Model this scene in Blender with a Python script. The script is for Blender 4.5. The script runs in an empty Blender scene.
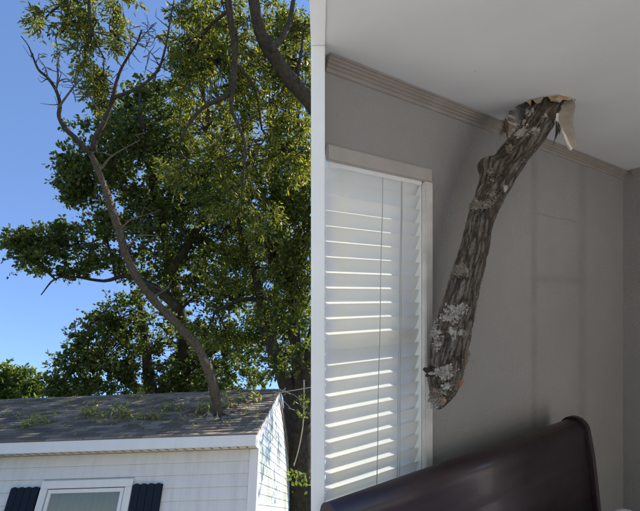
import bpy, bmesh, math, random
import numpy as np
from mathutils import Vector, Matrix, noise

sc = bpy.context.scene
COL = sc.collection
# ------------------------------------------------------------------ camera
FPX, CX, CY = 400.0, 320.0, 293.0            # focal length and principal point of the 640 x 511 photograph
PITCH, ROLL, CAM_Z = math.radians(29.19), math.radians(1.55), 2.2
ca, sa, cr, sr = math.cos(PITCH), math.sin(PITCH), math.cos(ROLL), math.sin(ROLL)
RW2C = Matrix(((cr, 0, -sr), (0, 1, 0), (sr, 0, cr))) @ Matrix(((1, 0, 0), (0, ca, sa), (0, -sa, ca)))
RC2W = RW2C.transposed()
CAM = Vector((0, 0, CAM_Z))
cam_d = bpy.data.cameras.new('camera'); cam = bpy.data.objects.new('camera', cam_d); COL.objects.link(cam)
xa, ya, za = RC2W.col[0], RC2W.col[1], RC2W.col[2]
cam.matrix_world = Matrix(((xa[0], za[0], -ya[0], CAM[0]), (xa[1], za[1], -ya[1], CAM[1]),
                           (xa[2], za[2], -ya[2], CAM[2]), (0, 0, 0, 1)))
cam_d.sensor_width = 36; cam_d.lens = 36 * FPX / 640; cam_d.shift_y = (CY - 255.5) / 640
cam_d.clip_start = 0.05; cam_d.clip_end = 3000
sc.camera = cam
# ------------------------------------------------------------------ sky, sun, exposure
SUN = Vector((0.55, 0.30, 0.78)).normalized()          # towards the sun: high on the right
SUN_STRENGTH, SKY_STRENGTH, EXPOSURE = 5.0, 0.15, 1.3
w = bpy.data.worlds.new('World'); sc.world = w; w.use_nodes = True
nt = w.node_tree; sky = nt.nodes.new('ShaderNodeTexSky'); sky.sky_type = 'NISHITA'; sky.sun_disc = False
sky.sun_elevation = math.asin(SUN.z); sky.sun_rotation = math.atan2(SUN.x, SUN.y)
sky.air_density = 0.85; sky.dust_density = 0.0; sky.ozone_density = 3.5; sky.altitude = 2500
nt.links.new(sky.outputs[0], nt.nodes['Background'].inputs[0]); nt.nodes['Background'].inputs[1].default_value = SKY_STRENGTH
sl = bpy.data.lights.new('sun', 'SUN'); sl.energy = SUN_STRENGTH; sl.angle = math.radians(0.53); sl.color = (1, .93, .82)
so = bpy.data.objects.new('sun', sl); COL.objects.link(so); so.rotation_euler = (-SUN).to_track_quat('-Z', 'Y').to_euler()
so.location = (20, 0, 30)
sc.view_settings.view_transform = 'Standard'; sc.view_settings.look = 'None'
sc.view_settings.exposure = EXPOSURE; sc.view_settings.gamma = 1
sc.render.engine = 'CYCLES'; sc.cycles.use_denoising = True
sc.cycles.max_bounces = 10; sc.cycles.diffuse_bounces = 6; sc.cycles.transmission_bounces = 6; sc.cycles.transparent_max_bounces = 8

rng = random.Random(7); nrg = np.random.default_rng(7)
# ------------------------------------------------------------------ helpers
def CP(px, py, d):                      # photo pixel + distance along the view -> room coordinates (camera at the origin)
    return Vector(((px - CX) / FPX * d, d, (CY - py) / FPX * d))
def WP(px, py, d):                      # the same in world coordinates
    return RC2W @ CP(px, py, d) + CAM
RM = Matrix.Translation(CAM) @ RC2W.to_4x4()            # room frame

def tag(o, label=None, cat=None, group=None, kind=None):
    if label: o['label'] = label
    if cat: o['category'] = cat
    if group: o['group'] = group
    if kind: o['kind'] = kind
    return o
def empty(name, M, label, cat, group=None):
    o = bpy.data.objects.new(name, None); COL.objects.link(o); o.matrix_world = M; o.empty_display_size = .2
    return tag(o, label, cat, group)
def link(name, me, parent=None, M=None, mat=None):
    o = bpy.data.objects.new(name, me); COL.objects.link(o)
    if mat is not None and not me.materials: me.materials.append(mat)
    if parent is not None: o.parent = parent
    if M is not None:
        if parent is not None: o.matrix_basis = M
        else: o.matrix_world = M
    return o
def mesh(name, v, f, mat=None, smooth=False):
    me = bpy.data.meshes.new(name); me.from_pydata([tuple(p) for p in v], [], f); me.update()
    if smooth: me.polygons.foreach_set('use_smooth', [True] * len(me.polygons))
    if mat is not None: me.materials.append(mat)
    return me
class MB:                                # collects boxes, prisms and tubes into one mesh
    def __init__(s): s.v = []; s.f = []
    def box(s, x0, x1, y0, y1, z0, z1):
        n = len(s.v)
        s.v += [(x0, y0, z0), (x1, y0, z0), (x1, y1, z0), (x0, y1, z0), (x0, y0, z1), (x1, y0, z1), (x1, y1, z1), (x0, y1, z1)]
        s.f += [tuple(n + i for i in q) for q in ((0, 3, 2, 1), (4, 5, 6, 7), (0, 1, 5, 4), (1, 2, 6, 5), (2, 3, 7, 6), (3, 0, 4, 7))]
        return s
    def loft(s, loops, closed=True, cap=True):
        n = len(s.v); m = len(loops[0])
        for L in loops: s.v += [tuple(p) for p in L]
        for i in range(len(loops) - 1):
            for j in range(m if closed else m - 1):
                a = n + i * m + j; b = n + i * m + (j + 1) % m
                s.f.append((a, b, b + m, a + m))
        if cap and closed:
            s.f.append(tuple(n + j for j in range(m))[::-1]); s.f.append(tuple(n + (len(loops) - 1) * m + j for j in range(m)))
        return s
    def prism(s, poly, axis, a, b):      # polygon of 2-tuples extruded along an axis
        def pt(p, q):
            return (q, p[0], p[1]) if axis == 0 else (p[0], q, p[1]) if axis == 1 else (p[0], p[1], q)
        return s.loft([[pt(p, a) for p in poly], [pt(p, b) for p in poly]])
    def tube(s, pts, rad, k=7, rough=0.0):
        pts = [Vector(p) for p in pts]; loops = []
        t0 = (pts[1] - pts[0]).normalized(); u = t0.orthogonal().normalized()
        for i, p in enumerate(pts):
            t = (pts[min(i + 1, len(pts) - 1)] - pts[max(i - 1, 0)]).normalized()
            u = (u - t * u.dot(t)).normalized(); vv = t.cross(u)
            L = []
            for j in range(k):
                a = 2 * math.pi * j / k
                r = rad[i] * (1 + (rough * noise.noise(p * 3 + Vector((math.cos(a) * 2, math.sin(a) * 2, 0))) if rough else 0))
                L.append(p + u * (math.cos(a) * r) + vv * (math.sin(a) * r))
            loops.append(L)
        return s.loft(loops)
    def build(s, name, mat, parent=None, M=None, smooth=False, bevel=0):
        me = mesh(name, s.v, s.f, None, smooth)
        bm = bmesh.new(); bm.from_mesh(me); bmesh.ops.recalc_face_normals(bm, faces=bm.faces)
        if bevel: bmesh.ops.bevel(bm, geom=bm.edges[:], offset=bevel, segments=2, affect='EDGES')
        bm.to_mesh(me); bm.free()
        return link(name, me, parent, M, mat)
def smooth_path(pts, rad, n=5):           # Catmull-Rom through the points, radii interpolated
    P = [Vector(p) for p in pts]; P = [2 * P[0] - P[1]] + P + [2 * P[-1] - P[-2]]; out, ro = [], []
    for i in range(1, len(P) - 2):
        for k in range(n):
            t = k / n
            out.append(.5 * ((2 * P[i]) + (-P[i - 1] + P[i + 1]) * t + (2 * P[i - 1] - 5 * P[i] + 4 * P[i + 1] - P[i + 2]) * t * t
                             + (-P[i - 1] + 3 * P[i] - 3 * P[i + 1] + P[i + 2]) * t ** 3))
            ro.append(rad[i - 1] * (1 - t) + rad[i] * t)
    out.append(P[-2]); ro.append(rad[-1]); return out, ro

# ------------------------------------------------------------------ materials
class NT:
    def __init__(s, name):
        s.m = bpy.data.materials.new(name); s.m.use_nodes = True; s.t = s.m.node_tree
        s.b = s.t.nodes['Principled BSDF']; s.out = s.t.nodes['Material Output']
    def n(s, typ, **kw):
        x = s.t.nodes.new(typ)
        for k, v in kw.items():
            if k.startswith('i_'): x.inputs[k[2:].replace('_', ' ')].default_value = v
            else: setattr(x, k, v)
        return x
    def l(s, a, b): s.t.links.new(a, b)
    def coord(s, scale=(1, 1, 1)):
        c = s.n('ShaderNodeTexCoord'); m = s.n('ShaderNodeMapping'); m.inputs['Scale'].default_value = scale
        s.l(c.outputs['Object'], m.inputs['Vector']); return m.outputs[0]
    def noise(s, vec, scale, detail=4, rough=.55):
        x = s.n('ShaderNodeTexNoise'); x.inputs['Scale'].default_value = scale; x.inputs['Detail'].default_value = detail
        x.inputs['Roughness'].default_value = rough; s.l(vec, x.inputs['Vector']); return x.outputs['Fac']
    def ramp(s, fac, *stops):
        r = s.n('ShaderNodeValToRGB'); e = r.color_ramp.elements
        while len(e) < len(stops): e.new(.5)
        for el, (p, c) in zip(e, stops): el.position = p; el.color = (c if len(c) == 4 else (*c, 1))
        s.l(fac, r.inputs[0]); return r.outputs[0]
    def math(s, op, a, b=None, clamp=False):
        x = s.n('ShaderNodeMath', operation=op, use_clamp=clamp)
        for i, q in enumerate((a, b)):
            if q is None: continue
            if isinstance(q, (int, float)): x.inputs[i].default_value = q
            else: s.l(q, x.inputs[i])
        return x.outputs[0]
    def mix(s, fac, a, b, mode='MIX'):
        x = s.n('ShaderNodeMix', data_type='RGBA', blend_type=mode)
        for i, q in ((0, fac), (6, a), (7, b)):
            if isinstance(q, (int, float)): x.inputs[i].default_value = q
            elif isinstance(q, tuple): x.inputs[i].default_value = (*q, 1) if len(q) == 3 else q
            else: s.l(q, x.inputs[i])
        return x.outputs[2]
    def bump(s, h, strength=.4, dist=.01, normal=None):
        x = s.n('ShaderNodeBump'); x.inputs['Strength'].default_value = strength; x.inputs['Distance'].default_value = dist
        s.l(h, x.inputs['Height'])
        if normal is not None: s.l(normal, x.inputs['Normal'])
        s.l(x.outputs[0], s.b.inputs['Normal']); return x.outputs[0]
    def fin(s, col, rough=.6, spec=.4):
        if isinstance(col, tuple): s.b.inputs['Base Color'].default_value = (*col, 1)
        else: s.l(col, s.b.inputs['Base Color'])
        if isinstance(rough, (int, float)): s.b.inputs['Roughness'].default_value = rough
        else: s.l(rough, s.b.inputs['Roughness'])
        s.b.inputs['Specular IOR Level'].default_value = spec
        return s.m
def tint(c, k): return tuple(min(1, x * k) for x in c)
def plain(name, c, rough=.6, var=.15, scale=6, bump=.1, dist=.004, spec=.4, stretch=(1, 1, 1)):
    m = NT(name); v = m.coord(stretch); f = m.noise(v, scale, 6, .6)
    col = m.ramp(f, (.3, tint(c, 1 - var)), (.7, tint(c, 1 + var)))
    m.bump(m.noise(v, scale * 6, 5), bump, dist); return m.fin(col, rough, spec)
def leaf_mat(name, c0, c1, c2, trans=.4):
    m = NT(name); g = m.n('ShaderNodeNewGeometry')
    col = m.ramp(g.outputs['Random Per Island'], (0, c0), (.55, c1), (1, c2))
    m.fin(col, .5, .35)
    tr = m.n('ShaderNodeBsdfTranslucent'); m.l(m.mix(1.0, col, (1.6, 1.5, .5), 'MULTIPLY'), tr.inputs[0])
    mx = m.n('ShaderNodeMixShader'); mx.inputs[0].default_value = trans
    m.l(m.b.outputs[0], mx.inputs[1]); m.l(tr.outputs[0], mx.inputs[2]); m.l(mx.outputs[0], m.out.inputs[0]); return m.m
def bark_mat(name, dark, light, scale=18, stretch=(1, 1, .25), dist=.02):
    m = NT(name); v = m.coord(stretch); a = m.noise(v, scale, 8, .65); b = m.noise(m.coord(), 2.2, 3)
    col = m.mix(m.math('MULTIPLY', b, .5), m.ramp(a, (.3, dark), (.68, light)), tint(light, 1.25))
    m.bump(a, .9, dist); return m.fin(col, .9, .15)

M_BARK = bark_mat('bark_grey_brown', (.015, .011, .008), (.12, .09, .06), 32, dist=.05)
M_BARKD = bark_mat('bark_dark', (.004, .0035, .003), (.075, .060, .046), 16, (1, 1, .3), .08)
M_TWIG = plain('twig_bark', (.10, .075, .055), .9, .3, 20, .3)
M_LEAF_DARK = leaf_mat('leaf_dark_green', (.036, .054, .018), (.068, .096, .03), (.14, .165, .045), .46)
M_LEAF_MID = leaf_mat('leaf_green', (.04, .065, .016), (.085, .115, .028), (.18, .20, .042), .48)
M_LEAF_YEL = leaf_mat('leaf_yellow_green', (.05, .072, .016), (.11, .135, .028), (.27, .25, .05), .5)
M_LEAF_LITE = leaf_mat('leaf_light_green', (.05, .08, .015), (.09, .13, .03), (.16, .19, .05), .45)
M_LEAF_DRY = leaf_mat('leaf_fallen', (.16, .19, .05), (.26, .27, .08), (.42, .36, .15), .4)

# ================================================================== THE SETTING
gm = NT('grass'); gv = gm.coord(); gc = gm.ramp(gm.noise(gv, 1.3, 8), (.3, (.03, .05, .015)), (.7, (.07, .085, .03)))
gm.bump(gm.noise(gv, 30, 4), .8, .03); M_GRASS = gm.fin(gc, .9, .2)
def ground():
    v, f = [], []; n = 60
    rs = [0] + [1.5 * 1.13 ** k for k in range(48)]
    for r in rs[1:]:
        for k in range(n):
            a = 2 * math.pi * k / n; x, y = r * math.cos(a), r * math.sin(a)
            v.append((x, y, .05 * noise.noise(Vector((x * .2, y * .2, 0)))))
    v.append((0, 0, 0)); c = len(v) - 1
    for k in range(n): f.append((c, k, (k + 1) % n))
    for i in range(len(rs) - 2):
        for k in range(n):
            a = i * n + k; b = i * n + (k + 1) % n; f.append((a, a + n, b + n, b))
    tag(link('ground', mesh('ground', v, f, M_GRASS, True)), 'lawn around the house', kind='structure')
ground()

pm = NT('bounce_concrete'); pv = pm.coord(); pc = pm.ramp(pm.noise(pv, 2.2, 7), (.3, (.48, .46, .42)), (.7, (.60, .57, .52)))
pm.bump(pm.noise(pv, 60, 4), .3, .004); M_BOUNCE = pm.fin(pc, .9, .2)
pt_ = MB()  # pale slabs added out of view to throw sunlight up into the room
for ix in range(-3, 6):
    for iy in range(-4, 3):
        pt_.box(ix * 1.9 + .006, ix * 1.9 + 1.894, iy * 1.9 + .006, iy * 1.9 + 1.894, -.05, .075)
tag(pt_.build('bounce_slabs', M_BOUNCE), 'pale concrete slabs added unseen to bounce sunlight into the room', kind='structure')

# ================================================================== THE HOUSE WITH THE GREY ROOF
PSI = math.radians(-2.14)
EX, EY = Vector((math.cos(PSI), math.sin(PSI), 0)), Vector((-math.sin(PSI), math.cos(PSI), 0))
EAVE = CAM + Vector((-1.14, 6.911, 1.23)); EZ = EAVE.z
SL, HW, FB, OV, SP, S0 = .56, 2.598, .196, .305, .191, .385
LEN = 7.2                                                 # length of the house along its eaves
HM = Matrix(((EX.x, EY.x, 0, EAVE.x), (EX.y, EY.y, 0, EAVE.y), (0, 0, 1, 0), (0, 0, 0, 1)))   # base on the ground under the eave corner
house = empty('clapboard_house', HM, 'white clapboard house with grey shingle roof and navy shutters', 'house')
def vinyl(name, c, streak=(.26, .25, .2), amt=.22, green=0):
    m = NT(name); v = m.coord(); st = m.noise(m.coord((7, 7, .8)), 1.5, 6, .6); f2 = m.noise(v, 1.1, 4)
    col = m.mix(m.math('MULTIPLY', m.math('SUBTRACT', st, .45, True), amt * 5, True), c, streak)
    if green:
        col = m.mix(m.math('MULTIPLY', m.ramp(f2, (.46, (0, 0, 0)), (.62, (1, 1, 1))), green), col, (.22, .26, .17))
    m.bump(m.noise(m.coord((1, 1, 6)), 40, 3), .08, .002); return m.fin(col, .5, .35)
M_SIDING = vinyl('siding_white', (.50, .465, .43)); M_GABLE = vinyl('siding_white_leaf_shade', (.62, .60, .56), green=.75)  # gable colour carries painted leaf shade in grey-green dapples
M_TRIM = vinyl('trim_white', (.55, .515, .48), amt=.08); M_SOFFIT = vinyl('soffit_almond', (.58, .52, .43), amt=.05)
M_VENT = plain('vent_dark', (.05, .045, .04)); M_NAVY = plain('shutter_navy', (.006, .009, .018), .7, .2, 8, .15, spec=.15)
M_FLASH = plain('rake_brown', (.16, .09, .06), .6); M_DARKIN = plain('interior_dark', (.05, .05, .05))
M_CURT = plain('curtain_taupe', (.075, .065, .055), .8, .12, 9)
gl = NT('window_glass'); gt = gl.n('ShaderNodeBsdfTransparent'); gt.inputs[0].default_value = (.93, .95, .94, 1); gg = gl.n('ShaderNodeBsdfGlossy'); gg.inputs['Roughness'].default_value = .02
gx_ = gl.n('ShaderNodeMixShader'); gx_.inputs[0].default_value = .022; gl.l(gt.outputs[0], gx_.inputs[1]); gl.l(gg.outputs[0], gx_.inputs[2]); gl.l(gx_.outputs[0], gl.out.inputs[0]); M_GLASS = gl.m
sh = NT('shingle_grey'); oi = sh.n('ShaderNodeObjectInfo'); gi = sh.n('ShaderNodeNewGeometry')
rnd = sh.math('FRACT', sh.math('ADD', oi.outputs['Random'], gi.outputs['Random Per Island']))
scol = sh.ramp(rnd, (0, (.055, .044, .035)), (.5, (.15, .12, .095)), (1, (.30, .245, .195)))
wc = sh.n('ShaderNodeNewGeometry'); sn = sh.noise(wc.outputs['Position'], 70, 3)
scol = sh.mix(sh.math('MULTIPLY', sh.noise(wc.outputs['Position'], 1.6, 5), .8), scol, sh.ramp(sn, (.3, (.08, .066, .054)), (.7, (.27, .22, .175))))
sh.bump(sn, .6, .004); M_SHINGLE = sh.fin(scol, .95, .2)

def wall_boards():
    # inner wall core, a clapboard for each course on the front and on the gable
    MB().box(-LEN + .02, -.02, OV + .03, 2 * HW - OV, 0, EZ - FB + .0).build('wall_core', M_SIDING, house)
    MB().prism([(OV + .03, EZ - FB), (2 * HW - OV, EZ - FB), (HW, EZ + (HW) * SL - .16)], 0, -.22, -.02).build('gable_core', M_GABLE, house)
    MB().prism([(OV + .03, EZ - FB), (2 * HW - OV, EZ - FB), (HW, EZ + (HW) * SL - .16)], 0, -LEN + .02, -LEN + .22).build('gable_core', M_GABLE, house)
    z = EZ - S0; k = 0; top = EZ - FB - .004
    wx0, wx1 = -3.60, -2.05                               # window trim opening
    while z > .1:
        prof = [(OV + .027, z), (OV + .002, z), (OV + .002, z + .016), (OV + .018, top), (OV + .027, top)]
        segs = [(-LEN, -.135)] if z > EZ - .60 or top < EZ - 2.0 else [(-LEN, wx0 + .01), (wx1 - .01, -.135)]
        for a, b in segs: MB().prism(prof, 0, a, b).build('siding_board', M_SIDING, house)
        top = z - .0015; z -= SP; k += 1
    # gable boards, clipped by the rake
    z = .3
    while z < EZ + HW * SL - .12:
        t = min(z + .16, EZ + HW * SL - .05)
        def span(zz):
            if zz <= EZ - FB: return OV + .14, 2 * HW - OV
            q = (zz - EZ) / SL + .12; q = max(q, OV + .14); return q, 2 * HW - q
        a0, b0 = span(z); a1, b1 = span(t)
        if b1 - a1 > .02:
            mb = MB(); mb.loft([[(-.018, a0, z), (.009, a0, z), (.009, b0, z), (-.018, b0, z)], [(-.018, a1, t), (.001, a1, t), (.001, b1, t), (-.018, b1, t)]])
            mb.build('siding_board', M_GABLE, house)
        z = t + .0015
    MB().box(-.133, .016, OV - .008, OV + .125, 0, EZ - FB - .003).build('corner_board', M_TRIM, house, bevel=.004)
    MB().box(-LEN - .016, -LEN + .12, OV - .008, OV + .125, 0, EZ - FB - .003).build('corner_board', M_TRIM, house)
wall_boards()
def roof():
    r = MB().prism([(0.01, EZ - .012), (HW, EZ + HW * SL - .012), (2 * HW - .01, EZ - .012), (2 * HW - .01, EZ - .05), (HW, EZ + HW * SL - .07), (0.01, EZ - .05)], 0, -LEN - .02, .02).build('roof', M_SHINGLE, house)
    MB().box(-LEN - .02, .022, -.012, .012, EZ - FB, EZ - .022).build('fascia', M_TRIM, house)
    MB().box(-LEN - .02, .03, -.022, .03, EZ - .022, EZ - .010).build('drip_edge', M_VENT, house)
    MB().box(-LEN - .02, .022, 2 * HW - .012, 2 * HW + .012, EZ - FB, EZ - .022).build('fascia', M_TRIM, house)
    # soffit panels with vent slots
    x = -LEN; sv = None
    while x < -.02:
        MB().box(x + .004, min(x + .296, .0), .014, OV + .025, EZ - FB + .004, EZ - FB + .014).build('soffit_panel', M_SOFFIT, house)
        x += .3
    mb = MB()
    x = -LEN + .15
    while x < -.05: mb.box(x - .014, x + .014, .07, .22, EZ - FB + .0015, EZ - FB + .006); x += .15
    tag(mb.build('soffit_vents', M_VENT, house), kind='stuff')
    # rake boards on the gable that shows
    for s in (1, -1):
        y0 = 0.0 if s == 1 else 2 * HW; pts = []
        poly = [(y0, EZ - .055), (HW, EZ + HW * SL - .075), (HW, EZ + HW * SL - .22), (y0 + s * .05, EZ - FB)]
        MB().prism(poly, 0, -.012, .026 if s == 1 else .029).build('rake_board', M_TRIM if s == 1 else M_FLASH, house)
    MB().prism([(0.03, EZ - FB), (OV + .13, EZ - FB), (OV + .13, EZ + .02), (.03, EZ - .06)], 0, -.018, .010).build('eave_return', M_TRIM, house)
    # shingles: courses of tabs, each lifted at its lower edge
    th = math.atan(SL); L = HW / math.cos(th); ex, tw = .142, .333
    tabs = []
    def tab_mesh(wd):
        b = MB(); n0, n1 = .022, .002
        b.loft([[(0, 0, 0), (wd, 0, 0), (wd, 0, n0), (0, 0, n0)], [(0, ex * 1.15, -.006), (wd, ex * 1.15, -.006), (wd, ex * 1.15, n1), (0, ex * 1.15, n1)]])
        return b
    base = mesh('shingle', tab_mesh(tw - .008).v, tab_mesh(tw - .008).f, M_SHINGLE)
    rest = MB(); cnt = 0
    for side in (0, 1):
        for c in range(int(L / ex) + 1):
            off = (c * .5 % 1 + rng.uniform(-.06, .06)) * tw
            for k in range(-1, int(LEN / tw) + 1):
                x0 = -LEN - .015 + k * tw + off; x1 = x0 + tw - .008
                if x0 < -LEN - .02: x0 = -LEN - .02
                x1 = min(x1, .035)
                if x1 - x0 < .05: continue
                s = min(c * ex, L - ex * .95) - .02
                jit = rng.uniform(-.006, .006); lift = rng.uniform(0, .008)
                if side == 0: M = Matrix.Translation((x0, (s + jit) * math.cos(th), EZ + (s + jit) * math.sin(th) + lift * .5 - .004)) @ Matrix.Rotation(th - lift * .6, 4, 'X')
                else: M = Matrix.Translation((x1, 2 * HW - (s + jit) * math.cos(th), EZ + (s + jit) * math.sin(th) - .004)) @ Matrix.Rotation(math.pi, 4, 'Z') @ Matrix.Rotation(th, 4, 'X')
                full = abs(x1 - x0 - tw + .008) < .001
                if side == 0 and x0 > -4.75 and cnt < 300 and full:
                    link('shingle', base, r, M); cnt += 1
                else:
                    t = tab_mesh(x1 - x0); n = len(rest.v)
                    rest.v += [tuple(M @ Vector(p)) for p in t.v]; rest.f += [tuple(n + i for i in q) for q in t.f]
    tag(rest.build('shingles', M_SHINGLE, r), kind='stuff')
    k = -LEN
    while k < 0:                                            # ridge caps
        MB().prism([(HW - .13, EZ + HW * SL - .062), (HW, EZ + HW * SL + .014), (HW + .13, EZ + HW * SL - .062), (HW, EZ + HW * SL - .002)], 0, k, min(k + .24, .04)).build('ridge_cap', M_SHINGLE, r, M=Matrix.Translation((0, 0, rng.uniform(0, .012))))
        k += .245
    return r
roof()
def house_window():
    x0, x1, zt, zb = -3.60, -2.05, EZ - .585 - .02, EZ - 2.0
    wn = MB().prism([(x0, zb), (x1, zb), (x1, zt), (x0, zt)], 1, OV + .028, OV + .029).build('window', M_DARKIN, house)
    tw = .12
    for a, b, c, d in ((x0, x1, zt - tw, zt), (x0, x1, zb, zb + tw), (x0, x0 + tw, zb + tw, zt - tw), (x1 - tw, x1, zb + tw, zt - tw)):
        MB().box(a, b, OV - .035, OV + .027, c, d).build('frame', M_TRIM, wn, bevel=.006)
    i0, i1, j0, j1 = x0 + tw + .012, x1 - tw - .012, zb + tw + .012, zt - tw - .012
    for a, b, c, d in ((i0, i1, j1 - .06, j1), (i0, i0 + .06, j0, j1 - .06), (i1 - .06, i1, j0, j1 - .06), (i0, i1, j0, j0 + .06)):
        MB().box(a, b, OV - .02, OV + .02, c, d).build('sash', M_TRIM, wn, bevel=.004)
    MB().box(i0 + .06, i1 - .06, OV + .0, OV + .005, j0 + .06, j1 - .06).build('pane', M_GLASS, wn)
    cb = MB(); lp = []
    for k in range(60):
        xx = i0 + .06 + (i1 - i0 - .12) * k / 59; lp.append((xx, OV + .017 + .006 * math.sin(k * 1.3)))
    cb.loft([[(p[0], p[1], j0 + .06) for p in lp], [(p[0], p[1], j1 - .06) for p in lp]], closed=False, cap=False)
    cb.build('curtain', M_CURT, wn, smooth=True)
    for sx0, sx1 in ((-4.10, -3.615), (-2.035, -1.545)):
        s = MB().box(sx0, sx1, OV - .028, OV - .005, EZ - 2.0, EZ - .70).build('shutter', M_NAVY, house)
        n = 4; bw = (sx1 - sx0) / n
        for k in range(n):
            a, b = sx0 + k * bw + .004, sx0 + (k + 1) * bw - .004; hz = EZ - .685
            top = [(a + (b - a) * q / 6, hz - .02 + .02 * math.sin(math.pi * q / 6)) for q in range(7)]
            MB().prism([(a, EZ - 2.01), (b, EZ - 2.01)] + top[::-1], 1, OV - .045, OV - .029).build('board', M_NAVY, s)
house_window()

# ================================================================== TREES
def leaves_mesh(name, pts, size, aspect, mat, droop=0.0, seed=1, dirs=None):
    r = np.random.default_rng(seed); N = len(pts); pts = np.asarray(pts)
    d = r.normal(size=(N, 3)); d[:, 2] -= droop
    if dirs is not None: d = d * .75 + np.asarray(dirs) * 1.3
    d /= np.linalg.norm(d, axis=1)[:, None]
    q = r.normal(size=(N, 3)); q[:, 2] += .6 * (1 - min(droop, 1)); u = np.cross(d, q); u /= np.linalg.norm(u, axis=1)[:, None]
    nn = np.cross(d, u)
    s = size * r.uniform(.45, 1.4, size=(N, 1)); hw = s * aspect * .5
    v = np.empty((N, 6, 3)); bend = nn * s * .10
    v[:, 0] = pts; v[:, 1] = pts + d * s * .35 + u * hw - bend * -1; v[:, 2] = pts + d * s * .75 + u * hw * .7 + bend
    v[:, 3] = pts + d * s; v[:, 4] = pts + d * s * .75 - u * hw * .7 + bend; v[:, 5] = pts + d * s * .35 - u * hw + bend
    me = bpy.data.meshes.new(name); me.vertices.add(N * 6); me.vertices.foreach_set('co', v.ravel())
    me.loops.add(N * 8); me.polygons.add(N * 2)
    base = (np.arange(N) * 6)[:, None] + np.array([0, 1, 2, 3, 0, 3, 4, 5])[None]
    me.loops.foreach_set('vertex_index', base.ravel().astype(np.int32))
    me.polygons.foreach_set('loop_start', (np.arange(N * 2) * 4).astype(np.int32))
    me.polygons.foreach_set('loop_total', np.full(N * 2, 4, np.int32))
    me.update(calc_edges=True); me.materials.append(mat); return me
def clump(px, py, rx, ry, d, rd, n, per=62, spread=.19, droop=0.0, seed=0, shell=.5):
    """clusters of leaves in an ellipsoid given by its place and size; returns leaf points and cluster centres"""
    r = np.random.default_rng(int(px * 31 + py * 17 + seed)); out = []; cs = []; dd = []
    for _ in range(n):
        while True:
            e = r.uniform(-1, 1, 3)
            q = np.linalg.norm(e)
            if q < 1 and q > shell * r.uniform(0, 1): break
        c = WP(px + e[0] * rx, py + e[1] * ry, d + e[2] * rd); cs.append(c)
        k = int(per * r.uniform(.6, 1.5)); sp = spread * r.uniform(.7, 1.35); m = r.integers(4, 8)
        tv = r.normal(size=(m, 3)) * np.array([1, 1, .7]); tv[:, 2] -= droop * 3; tv /= np.linalg.norm(tv, axis=1)[:, None]      # little shoots
        w_ = r.integers(0, m, k); t_ = r.uniform(.1, 1.0, k)[:, None]; ln_ = (sp * r.uniform(1.1, 2.3, m))[w_][:, None]
        o = tv[w_] * t_ * ln_ + r.normal(size=(k, 3)) * sp * .16
        o[:, 2] -= (t_[:, 0] ** 2) * sp * (.25 + droop)
        out.append(o + np.array(c)); dd.append(tv[w_])
    clump.dirs = dd
    return out, cs
def px_path(pts, d0, d1, n=4, rk=1.0):
    """(px, py, width in photo pixels) along a limb whose distance runs from d0 to d1"""
    P, R = [], []
    for i, (x, y, wd) in enumerate(pts):
        d = d0 + (d1 - d0) * i / (len(pts) - 1); P.append(WP(x, y, d)); R.append(max(wd * .5 * d / FPX * rk, .004))
    return smooth_path(P, R, n)
def tree(name, base, label, clumps, limbs, leaf, size, aspect, bark, droop=0.0, group=None, twigs=.5, seed=1, cat='tree', extra=None):
    base = Vector(base); t = empty(name, Matrix.Translation(base), label, cat, group); inv = Matrix.Translation(-base)
    tb = MB(); skel = []
    for pts, rad in limbs:
        tb.tube(pts, rad, 9 if max(rad) > .05 else 5, .25); skel += list(zip(pts, rad))
    L = []; DD = []; rr = random.Random(seed)
    SK = np.array([tuple(p) for p, _ in skel])
    for c in clumps:
        o, cs = clump(*c[:7], **(c[7] if len(c) > 7 else {})); L += o; DD += clump.dirs
        ctr = WP(c[0], c[1] + c[3] * .3, c[4])
        i = int(np.argmin(((SK - np.array(ctr)) ** 2).sum(1))); p0, r0 = skel[i]
        # one bough from the skeleton to the clump, twigs from it to the clusters
        mid = (p0 + ctr) * .5 + Vector((rr.uniform(-.3, .3), rr.uniform(-.3, .3), rr.uniform(-.1, .4)))
        bp, br = smooth_path([p0, mid, ctr], [min(r0, .05) * (.5 if droop > .5 else 1), .035 * (.5 if droop > .5 else 1), .016], 5); tb.tube(bp, br, 5)
        for q in cs:
            if rr.random() < twigs:
                s = bp[rr.randrange(len(bp) // 2, len(bp))]; m = (s + q) * .5 + Vector((rr.uniform(-.15, .15), rr.uniform(-.15, .15), rr.uniform(-.1, .25)))
                tb.tube([s, m, q], [.016, .011, .005], 4)
    tb.build('trunk', bark, t, inv, smooth=True)
    pts = np.concatenate(L)
    link('crown', leaves_mesh('crown', pts, size, aspect, leaf, droop * .6, seed, np.concatenate(DD)), t, inv)
    if extra: extra(t, inv)
    return t

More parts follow.
